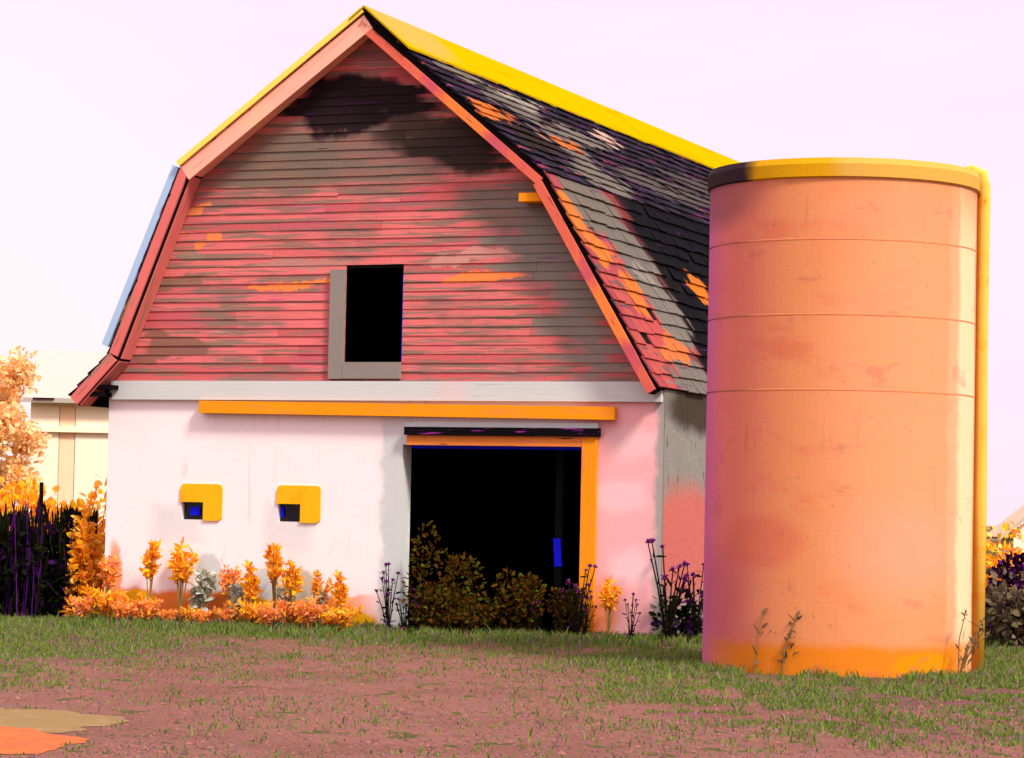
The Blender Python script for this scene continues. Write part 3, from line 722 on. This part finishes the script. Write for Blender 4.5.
def shrub(name, loc, w, h, n, leaf, mat, smat, label, cat, group=None, stem=8, lobes=7, rad=.014):
    r = empty(name, loc, U(-.4, .4))
    mb, L = bush_mesh(w, h, n, leaf, lobes)
    mb.build('foliage', mat, r); stems_mesh(w, h, stem, L, rad).build('stem', smat, r)
    return tag(r, label, cat, group)
def weed_mesh(h, spread, nst, lw, ll, top=.35):
    st, lf = MB(), MB()
    for k in range(nst):
        a = U(0, 6.28); t = Vector((math.cos(a) * spread * U(.2, 1), math.sin(a) * spread * U(.2, 1), h * U(.7, 1)))
        pts = [Vector((0, 0, 0)).lerp(t, q) + Vector((0, 0, h * .12 * math.sin(q * 3.14))) for q in (0, .35, .7, 1)]
        st.tube(pts, [.009, .007, .006, .003], 5, random.random())
        for j in range(24):
            q = U(top, 1); p = Vector((0, 0, 0)).lerp(t, q) + Vector((0, 0, h * .12 * math.sin(q * 3.14)))
            s = U(.7, 1.2)
            lf.leaf(p, rdir(.7), ll * s, lw * s, rdir(.4), random.random(), .01)
    return st, lf
def weed_proto(h, spread, nst, lw, ll, mat, smat, top=.35):
    r = empty('wild_plant', (0, 0, 0)); st, lf = weed_mesh(h, spread, nst, lw, ll, top)
    st.build('stem', smat, r); lf.build('foliage', mat, r); return r
def place(proto, loc, sc, label, cat, group, name):
    o = copy_tree(proto) if 'label' in proto else proto
    o.name = name; o.location = loc; o.scale = (sc, sc, sc); o.rotation_euler = (0, 0, U(0, 6.28))
    return tag(o, label, cat, group)

# golden weeds along the white wall
golds = [(.88, .95, 'tall narrow golden weed under the left small window'), (1.33, 1.0, 'bushy golden weed right of the left small window, tall against white wall'),
         (2.02, .78, 'peach golden weed midway between the two small windows'), (2.42, .74, 'slanting golden weed left of the right small window'),
         (2.75, .95, 'tall bushy golden weed below the right small window'), (3.02, .82, 'golden weed just right of the right small window'),
         (3.4, .7, 'low double headed golden weed between right small window and doorway'), (3.72, .66, 'golden weed nearest the doorway on the white wall side'),
         (.2, .85, 'orange golden weed at the left corner of the barn'), (7.42, .72, 'golden weed on the wall right of the doorway jamb')]
protos = [weed_proto(1.0, .1, 7, .05, .12, m_gold, m_stalk, .5), weed_proto(1.0, .17, 9, .05, .12, m_gold, m_stalk, .5), weed_proto(1.0, .15, 7, .045, .12, m_orange, m_stalk, .5), weed_proto(1.0, .22, 11, .035, .09, m_gold, m_stalk, .4), weed_proto(1.0, .13, 6, .06, .14, m_gold, m_stalk, .45)]
for i, (a, h, lb) in enumerate(golds):
    pr = protos[2] if i in (2, 8) else [protos[0], protos[1], protos[3], protos[4]][i % 4]
    place(pr, bw(a, -.22 - U(0, .12)), h * 1.12, lb, 'weed', 'golden weeds along the white wall', 'golden_weed')
op = [weed_proto(.42, .3, 13, .035, .11, m_orange, m_stalk, .15), weed_proto(.42, .34, 13, .04, .11, m_gold, m_stalk, .15), weed_proto(.36, .36, 12, .03, .1, m_orange, m_stalk, .2)]
for k in range(14):
    a = .05 + k * .3 + U(-.08, .08)
    place(op[1 if k in (1, 5, 8, 12, 13) else 2 * (k % 2)], bw(a, -.3 - U(0, .45)), U(.5, 1.15), 'low dry orange weed in the strip along the foot of the white wall', 'weed', 'low orange weeds at the foot of the white wall', 'dry_weed')
sg = weed_proto(.62, .16, 8, .07, .13, m_sage, m_stalk, .3); random.seed(11)
for a, h, lb in ((1.62, 1.15, 'pale sage plant between two golden weeds under the left window'), (2.2, .9, 'pale sage plant under the gap between the windows'), (2.95, .85, 'pale sage plant below the right small window'), (3.35, .8, 'pale sage plant right of the right small window')):
    place(sg, bw(a, -.3), h, lb, 'plant', 'pale sage plants by the white wall', 'sage_plant')

# thistles: purple heads on dark stalks
def thistle(h):
    r = empty('thistle', (0, 0, 0)); st, lf = MB(), MB(); heads = []
    for k in range(9):
        a = U(0, 6.28); t = Vector((math.cos(a) * U(.03, .22), math.sin(a) * U(.03, .2), h * U(.55, 1)))
        st.tube([(0, 0, 0), t * .5 + Vector((0, 0, .06)), t], [.01, .008, .006], 5, random.random())
        for j in range(6):
            q = U(.1, .95); lf.leaf(t * q, rdir(.5), U(.06, .14), U(.02, .035), rdir(.4), random.random(), .01)
        hd = MB(); heads.append(hd)
        for j in range(22): hd.leaf(t, rdir(.6), U(.025, .05), .018, rdir(), random.random())
    st.build('stem', m_stalk_d, r); lf.build('foliage', m_dark, r); [q.build('flower_head', m_flower, r) for q in heads]; return r
th = [thistle(1.0), thistle(1.0)]
for i, (a, b, h, lb) in enumerate([(4.42, -.35, .9, 'purple thistle at the left edge of the doorway'), (4.62, -.3, .62, 'short purple thistle just inside the left door edge'), (4.85, -.4, .5, 'small purple thistle in front of the left olive shrub'),
        (7.0, -.3, 1.0, 'tall purple thistle against the orange door jamb'), (7.16, -.45, .72, 'shorter purple thistle right of the orange door jamb'), (6.4, -.2, .5, 'small purple thistle in front of the dark doorway'),
        (7.75, -.4, .62, 'purple thistle near the right front corner of the white wall'), (8.2, -.3, 1.35, 'tallest purple thistle in the gap between barn and silo'), (8.5, -.1, 1.0, 'purple thistle close to the silo foot in the gap')]):
    place(th[i % 2], bw(a, b), h, lb, 'thistle', 'purple thistles by the doorway and gap', 'thistle')

# shrubs standing in the doorway
for (a, w, h, n, lb) in [(4.98, .95, 1.25, 520, 'brown olive shrub filling the left of the dark doorway'), (6.18, .55, .85, 300, 'round brown shrub in the middle of the dark doorway'), (6.82, .42, .66, 220, 'small olive shrub at the right of the dark doorway'), (5.35, .8, .6, 300, 'low olive shrub right beside the tall doorway shrub')]:
    p = bw(a, -.12); shrub('doorway_shrub', p, w * 1.1, h * 1.35, int(n * 3.0), .075, m_olive, m_stalk_d, lb, 'shrub', 'olive shrubs in the doorway')
# gap shrub
shrub('dark_shrub', bw(8.35, .2), .8, 1.0, 420, .1, m_dark, m_purple, 'dark green shrub growing in the gap between barn and silo', 'shrub')
# leaning yellow stalk plant before the silo
for x, y, h, lb in ((2.55, 28.85, .85, 'tan leaning weed at the left foot of the silo'), (2.82, 28.65, .75, 'tan weed with brown seed head before the silo foot'), (4.62, 28.7, .7, 'pale straw weed at the right front of the silo')):
    r = empty('straw_weed', (x, y, 0)); st, lf = MB(), MB()
    for k in range(5):
        t = Vector((U(.05, .3), U(-.1, .1), h * U(.6, 1))); st.tube([(0, 0, 0), t * .5 + Vector((-.03, 0, .05)), t], [.008, .007, .005], 5)
        for j in range(5): lf.leaf(t * U(.2, .9), rdir(.8), U(.08, .16), .02, rdir(), random.random())
        for j in range(8): lf.leaf(t * U(.88, 1.0), rdir(.8), U(.03, .06), .02, rdir(), random.random())
    st.build('stem', m_stalk, r); lf.build('foliage', m_tan, r); tag(r, lb, 'weed')

# dark hedge clump at left
for x, y, w, h, n, lb in ((-7.15, 38.9, 1.3, 1.7, 2400, 'nearly black dense shrub at the left picture edge'), (-6.38, 39.1, 1.1, 1.62, 2400, 'nearly black dense shrub beside the left barn corner')):
    r = empty('dark_shrub', (x, y, 0)); mb, L = bush_mesh(w, h * .95, n, .13, 12, .7)
    for k in range(900):       # thatch of upright blades through the clump
        p = Vector((U(-.55, .55) * w, U(-.35, .3), U(0, h * .8))); mb.leaf(p, Vector((U(-.25, .25), U(-.2, .2), 1)), U(.2, .38), .035, rdir(), random.random())
    mb.build('foliage', m_dark, r)
    for k in range(6):
        st = MB(); p = Vector((U(-.55, .55) * w, U(-.5, -.38), 0)); t = p + Vector((U(-.1, .1), U(-.05, .05), U(.5, 1.05) * h)); st.tube([p, (p + t) / 2 + Vector((U(-.06, .06), 0, 0)), t], [.008, .007, .003], 5, random.random()); st.build('stem', m_purple, r)
    tag(r, lb, 'shrub', 'dark shrubs left of the barn')
mb = MB(); mb.tube([(0, 0, -.1), (.01, 0, .9), (0, 0, 1.9)], [.035, .034, .03], 8)
p = mb.build('fence_post', m_stalk_d, None, smooth=True, loc=(-6.75, 40.4, 0)); tag(p, 'thin dark fence post rising behind the dark shrubs', 'post')
# golden shrubs added behind, standing for the bright halo above the dark shrubs
for x, y, w, h, lb in ((-8.0, 43, 1.7, 2.5, 'golden shrub added behind the dark shrubs at the picture edge for their glow'), (-7.1, 43.3, 1.6, 2.35, 'golden shrub added behind the fence post for the glow above the dark shrubs'), (-6.25, 42.6, 1.4, 2.3, 'golden shrub added for the glow close against the left barn corner'), (-5.78, 38.75, .4, 1.75, 'narrow golden shrub added for the glow, hugging the left barn corner')):
    shrub('glow_shrub', (x, y, 0), w, h, 1100, .15, m_gold, m_stalk, lb, 'shrub', 'golden shrubs added for the glow left of the barn', lobes=10)
# far left: cream shed, autumn trees
mat_cream = make_mat('cream_boards', alb(255, 236, 204, 1.15), .85, tint=.04)
mat_cream_roof = make_mat('cream_roof', alb(255, 240, 220, 2.6), .8, tint=.04)
mat_peach = make_mat('peach_door', alb(255, 214, 172, 1.15), .85, tint=.06)
shed = empty('cream_shed', (-10.3, 60, 0), 0)
tag(shed, 'cream shed with peach doors far behind the left barn corner', 'shed')
def bx(name, mat, a, lab=None):
    mb = MB(); mb.box(*a); o = bevel(mb.build(name, mat, shed), .02)
    if lab: o['label'] = lab
    return o
bx('wall', mat_cream, (0, 5.4, 0, 4, 0, 3.82))
bx('wall_panel', mat_cream, (.02, .62, -.05, -.003, 0, 3.7)); bx('wall_panel', mat_cream, (.98, 1.9, -.05, -.003, 0, 3.7))
bx('door', mat_peach, (.64, .96, -.03, -.003, 0, 3.7)); bx('rail', mat_cream, (-.55, 2.2, -.14, -.06, 3.14, 3.27))
bx('gutter', m_maroon, (.1, .55, -.36, -.28, 3.83, 3.86))
mb = MB(); a = [(-.25, -.32, 3.86), (5.6, -.32, 3.86), (5.6, 2, 5.0), (-.25, 2, 5.0)]; b = [(-.25, 4.3, 3.86), (5.6, 4.3, 3.86), (5.6, 2, 5.0), (-.25, 2, 5.0)]
for q in (a, b[::-1]): mb.face(q); mb.face([(x, y, z - .1) for x, y, z in q][::-1])
for k in range(3): pass
mb.face([a[0], a[1], (5.6, -.32, 3.76), (-.25, -.32, 3.76)]); mb.face([(-.25, -.32, 3.86), (-.25, 2, 5.0), (-.25, 2, 4.9), (-.25, -.32, 3.76)])
mb.face([(-.25, 4.3, 3.86), (-.25, 2, 5.0), (-.25, 2, 4.9), (-.25, 4.3, 3.76)])
mb.build('roof', mat_cream_roof, shed)
for x in (0, 5.4):
    mb = MB(); mb.face([(x, 0, 3.8), (x, 4, 3.8), (x, 2, 4.88)]); mb.build('gable_end', mat_cream, shed)
def tree(loc, h, w, n, leaf, label, mat=None):
    r = empty('autumn_tree', loc, 0); tb = MB()
    tb.tube([(0, 0, -.1), (.05, 0, h * .3), (0, .05, h * .6), (.03, 0, h * .9)], [h * .03, h * .024, h * .015, h * .004], 8)
    lf = MB()
    for k in range(16):
        z = h * U(.25, .92); a = k * 2.4; rr = w * .5 * U(.3, .95) * (1 - .6 * abs(z / h - .5))
        t = Vector((math.cos(a) * rr, math.sin(a) * rr, z + h * .06)); tb.tube([(0, 0, z - h * .08), t * .5 + Vector((0, 0, z * .5)), t], [h * .009, h * .006, h * .002], 5)
        for j in range(n // 16):
            p = t + rdir() * U(0, w * .24); lf.leaf(p, rdir(), leaf * U(.6, 1.2), leaf * .6, rdir(.4), random.random(), .01)
    tb.build('trunk', m_bark, r); lf.build('crown', mat or m_peach, r); return tag(r, label, 'tree', 'peach autumn trees left of the barn')
random.seed(21)
tree((-10.75, 57, 0), 4.75, 2.0, 9000, .15, 'peach autumn tree at the left picture edge in front of the shed')
tree((-13.1, 62, 0), 4.4, 2.4, 1400, .2, 'peach autumn tree left of the cream shed')

random.seed(5)
# right side background
for x, y, w, h, n, mt, lb, nm in ((6.85, 37.2, 1.5, 1.5, 1500, m_maroon, 'dark maroon shrub right of the silo', 'maroon_shrub'), (6.45, 35.6, .95, 1.0, 800, m_tan, 'grey tan shrub in front of the maroon shrub', 'tan_shrub'), (8.3, 44.5, 2.4, 1.8, 1300, m_gold, 'golden shrub added for the glow behind the maroon shrub right of silo', 'glow_shrub')):
    shrub(nm, (x, y, 0), w, h, n, .13, mt, m_stalk_d, lb, 'shrub', lobes=10)
hut = empty('small_hut', (17.6, 90, 0), 0); tag(hut, 'small pale hut with sloping roof on the right horizon', 'hut')
mb = MB(); mb.box(-1.4, 1.4, 0, 2.4, 0, 1.35); mb.build('wall', mat_cream, hut)
mb = MB()
for q in ([(-1.9, -.3, 1.2), (0, -.3, 2.75), (0, 2.7, 2.75), (-1.9, 2.7, 1.2)], [(1.9, -.3, 1.2), (0, -.3, 2.75), (0, 2.7, 2.75), (1.9, 2.7, 1.2)]):
    mb.face(q); mb.face([(x, y, z - .12) for x, y, z in q]); mb.face([q[0], q[1], (q[1][0], q[1][1], q[1][2] - .12), (q[0][0], q[0][1], q[0][2] - .12)])
mb.build('roof', make_mat('tan_roof', alb(225, 200, 165, 1.6), .8), hut)
mb = MB(); mb.face([(-1.4, 0, 1.35), (1.4, 0, 1.35), (0, 0, 2.6)]); mb.build('gable_end', mat_cream, hut)

# blue plate on a post in the doorway
r = empty('interior_post', bw(6.47, .36), -TH); tag(r, 'blackened post carrying a narrow blue plate inside the dark doorway', 'post')
mb = MB(); mb.box(-.05, .05, 0, .1, .02, 2.6); bevel(mb.build('post', mat_inside, r), .01)
mb = MB(); mb.bar((.015, -.015, .92), (-.012, -.015, 1.28), .1, .02, (0, 1, 0)); bevel(mb.build('plate', mat_blue, r), .006)

# sandy patch at lower left
def blob(name, cx, cy, rx, ry, h, mat, seed):
    rg = random.Random(seed); mb = MB(); N, Mr = 120, 8
    def P(i, k):
        a = 2 * math.pi * i / N; q = k / Mr
        rr = 1 + .12 * math.sin(3 * a + seed) + .07 * math.sin(7 * a) + .16 * mnoise.noise(Vector((math.cos(a) * 6, math.sin(a) * 6, seed * 3)))
        return (cx + rx * rr * q * math.cos(a), cy + ry * rr * q * math.sin(a), .004 + h * (1 - q ** 2) + .012 * mnoise.noise(Vector((math.cos(a) * q * 5, math.sin(a) * q * 5, seed))) * (1 - q))
    for i in range(N):
        for k in range(Mr):
            if k: mb.face([P(i, k), P(i, k + 1), P(i + 1, k + 1), P(i + 1, k)], [(p[0], p[1]) for p in (P(i, k), P(i, k + 1), P(i + 1, k + 1), P(i + 1, k))])
            else: mb.face([P(i, 0), P(i, 1), P(i + 1, 1)], [(p[0], p[1]) for p in (P(i, 0), P(i, 1), P(i + 1, 1))])
    return mb.build(name, mat, None, smooth=True)
m_sand = make_mat('tan_sand', alb(186, 152, 100, MG), .95, tint=.15, speck=[(alb(205, 170, 120, MG), 6, None, .5, .65, .6, 0), (alb(150, 110, 90, MG), 14, None, .6, .7, .6, 3)], bump=[(30, None, .6, .02)])
m_osand = make_mat('orange_sand', alb(245, 132, 80, MG), .95, tint=.15, speck=[(alb(255, 155, 70, MG), 6, None, .5, .65, .6, 0), (alb(190, 100, 80, MG), 14, None, .6, .7, .6, 3)], bump=[(30, None, .6, .02)])
tag(blob('sand_patch', -3.75, 20.3, .85, 1.5, .05, m_sand, 1), kind='structure')
tag(blob('orange_soil_patch', -3.6, 18.6, .72, 1.25, .075, m_osand, 2), kind='structure')

# ------------------------------------------------------------------ grass
def in_barn(x, y):
    d = Vector((x, y, 0)) - BO; a = d.x * math.cos(TH) - d.y * math.sin(TH); b = d.x * math.sin(TH) + d.y * math.cos(TH)
    return -.02 < a < 8.02 and b > .0 and b < DEPTH, a, b
def grass():
    mb = MB(); cnt = 0; tries = 0
    while cnt < 140000 and tries < 1900000:
        tries += 1
        y = 17 + (44 - 17) * random.random(); hw = .2 * y
        x = U(-hw, hw)
        ib, a, b = in_barn(x, y)
        if ib or (Vector((x, y, 0)) - SP).length < SR + .02: continue
        if (x + 3.7) ** 2 / .8 + (y - 19.3) ** 2 / 4 < 1: continue
        fr = -b if -.3 < a < 8.6 else 3.0          # metres in front of the barn face
        near = max(0, 1 - abs(fr) / 2.8) if b < .6 else .4
        ds = max(0, 1 - ((Vector((x, y, 0)) - SP).length - SR) / 1.8)
        right = max(0, min(1, (x - .3) / 2.0)) * max(0, min(1, (y - 19) / 6))
        left = max(0, min(1, (-x - 3.2) / 2.0)) * max(0, min(1, (y - 22) / 8))
        nz = mnoise.noise(Vector((x * 1.3, y * .55, 0))) * .5 + mnoise.noise(Vector((x * 4.5, y * 1.6, 7))) * .5
        dens = max(near * 1.0, ds * .7, right * .6, left * .55, .025 + .12 * max(0, (y - 25) / 11)) * .9
        if random.random() > dens * max(.03, .5 + nz * 2.2): continue
        h = U(.014, .034) + max(0, (y - 27) / 14) * U(0, .05) + near * U(.0, .12) + ds * U(0, .08) + (.05 if random.random() < .04 else 0)
        an = U(0, 6.28); w = U(.005, .010) * (1 + .3 * near)
        d = Vector((math.cos(an), math.sin(an), 0)); lean = Vector((U(-.5, .5), U(-.5, .5), 0)) * h
        p = Vector((x, y, 0)); m = p + Vector((0, 0, h * .6)) + lean * .3; t = p + Vector((0, 0, h)) + lean
        mb.face([p - d * w, p + d * w, m + d * w * .7, t, m - d * w * .7], None, random.random()); cnt += 1
    m = make_mat('meadow_grass', alb(92, 116, 40, 1.0), .8, rnd=[(alb(120, 134, 62, 1.0), .3, .5), (alb(72, 100, 34, 1.0), .6, .7), (alb(150, 120, 124, 1.2), .82, .88), (alb(176, 86, 114, 1.2), .95, .98)], tint=0, uv=False, translucent=.25, spec=.03)
    tag(mb.build('grass', m), kind='stuff')
grass()
def gravel():
    mb = MB()
    for k in range(15000):
        y = 17 + 20 * random.random() ** 1.3; x = U(-.2 * y, .2 * y)
        ib, a, b = in_barn(x, y)
        if ib or (Vector((x, y, 0)) - SP).length < SR + .1: continue
        s = U(.006, .018) * (1.9 if random.random() < .05 else 1)
        v = [Vector((x, y, 0)) + Vector((q[0] * s * U(.7, 1.3), q[1] * s * U(.7, 1.3), q[2] * s * U(.5, 1))) for q in ((1, 0, .1), (0, 1, .1), (-1, 0, .1), (0, -1, .1), (.1, 0, 1))]
        rv = random.random()
        for i in range(4): mb.face([v[i], v[(i + 1) % 4], v[4]], None, rv)
    m = make_mat('gravel_stone', alb(188, 128, 118, MG), .9, rnd=[(alb(150, 108, 100, MG), .3, .5), (alb(205, 140, 128, MG), .8, .9)], tint=0, uv=False)
    tag(mb.build('gravel', m), kind='stuff')
gravel()
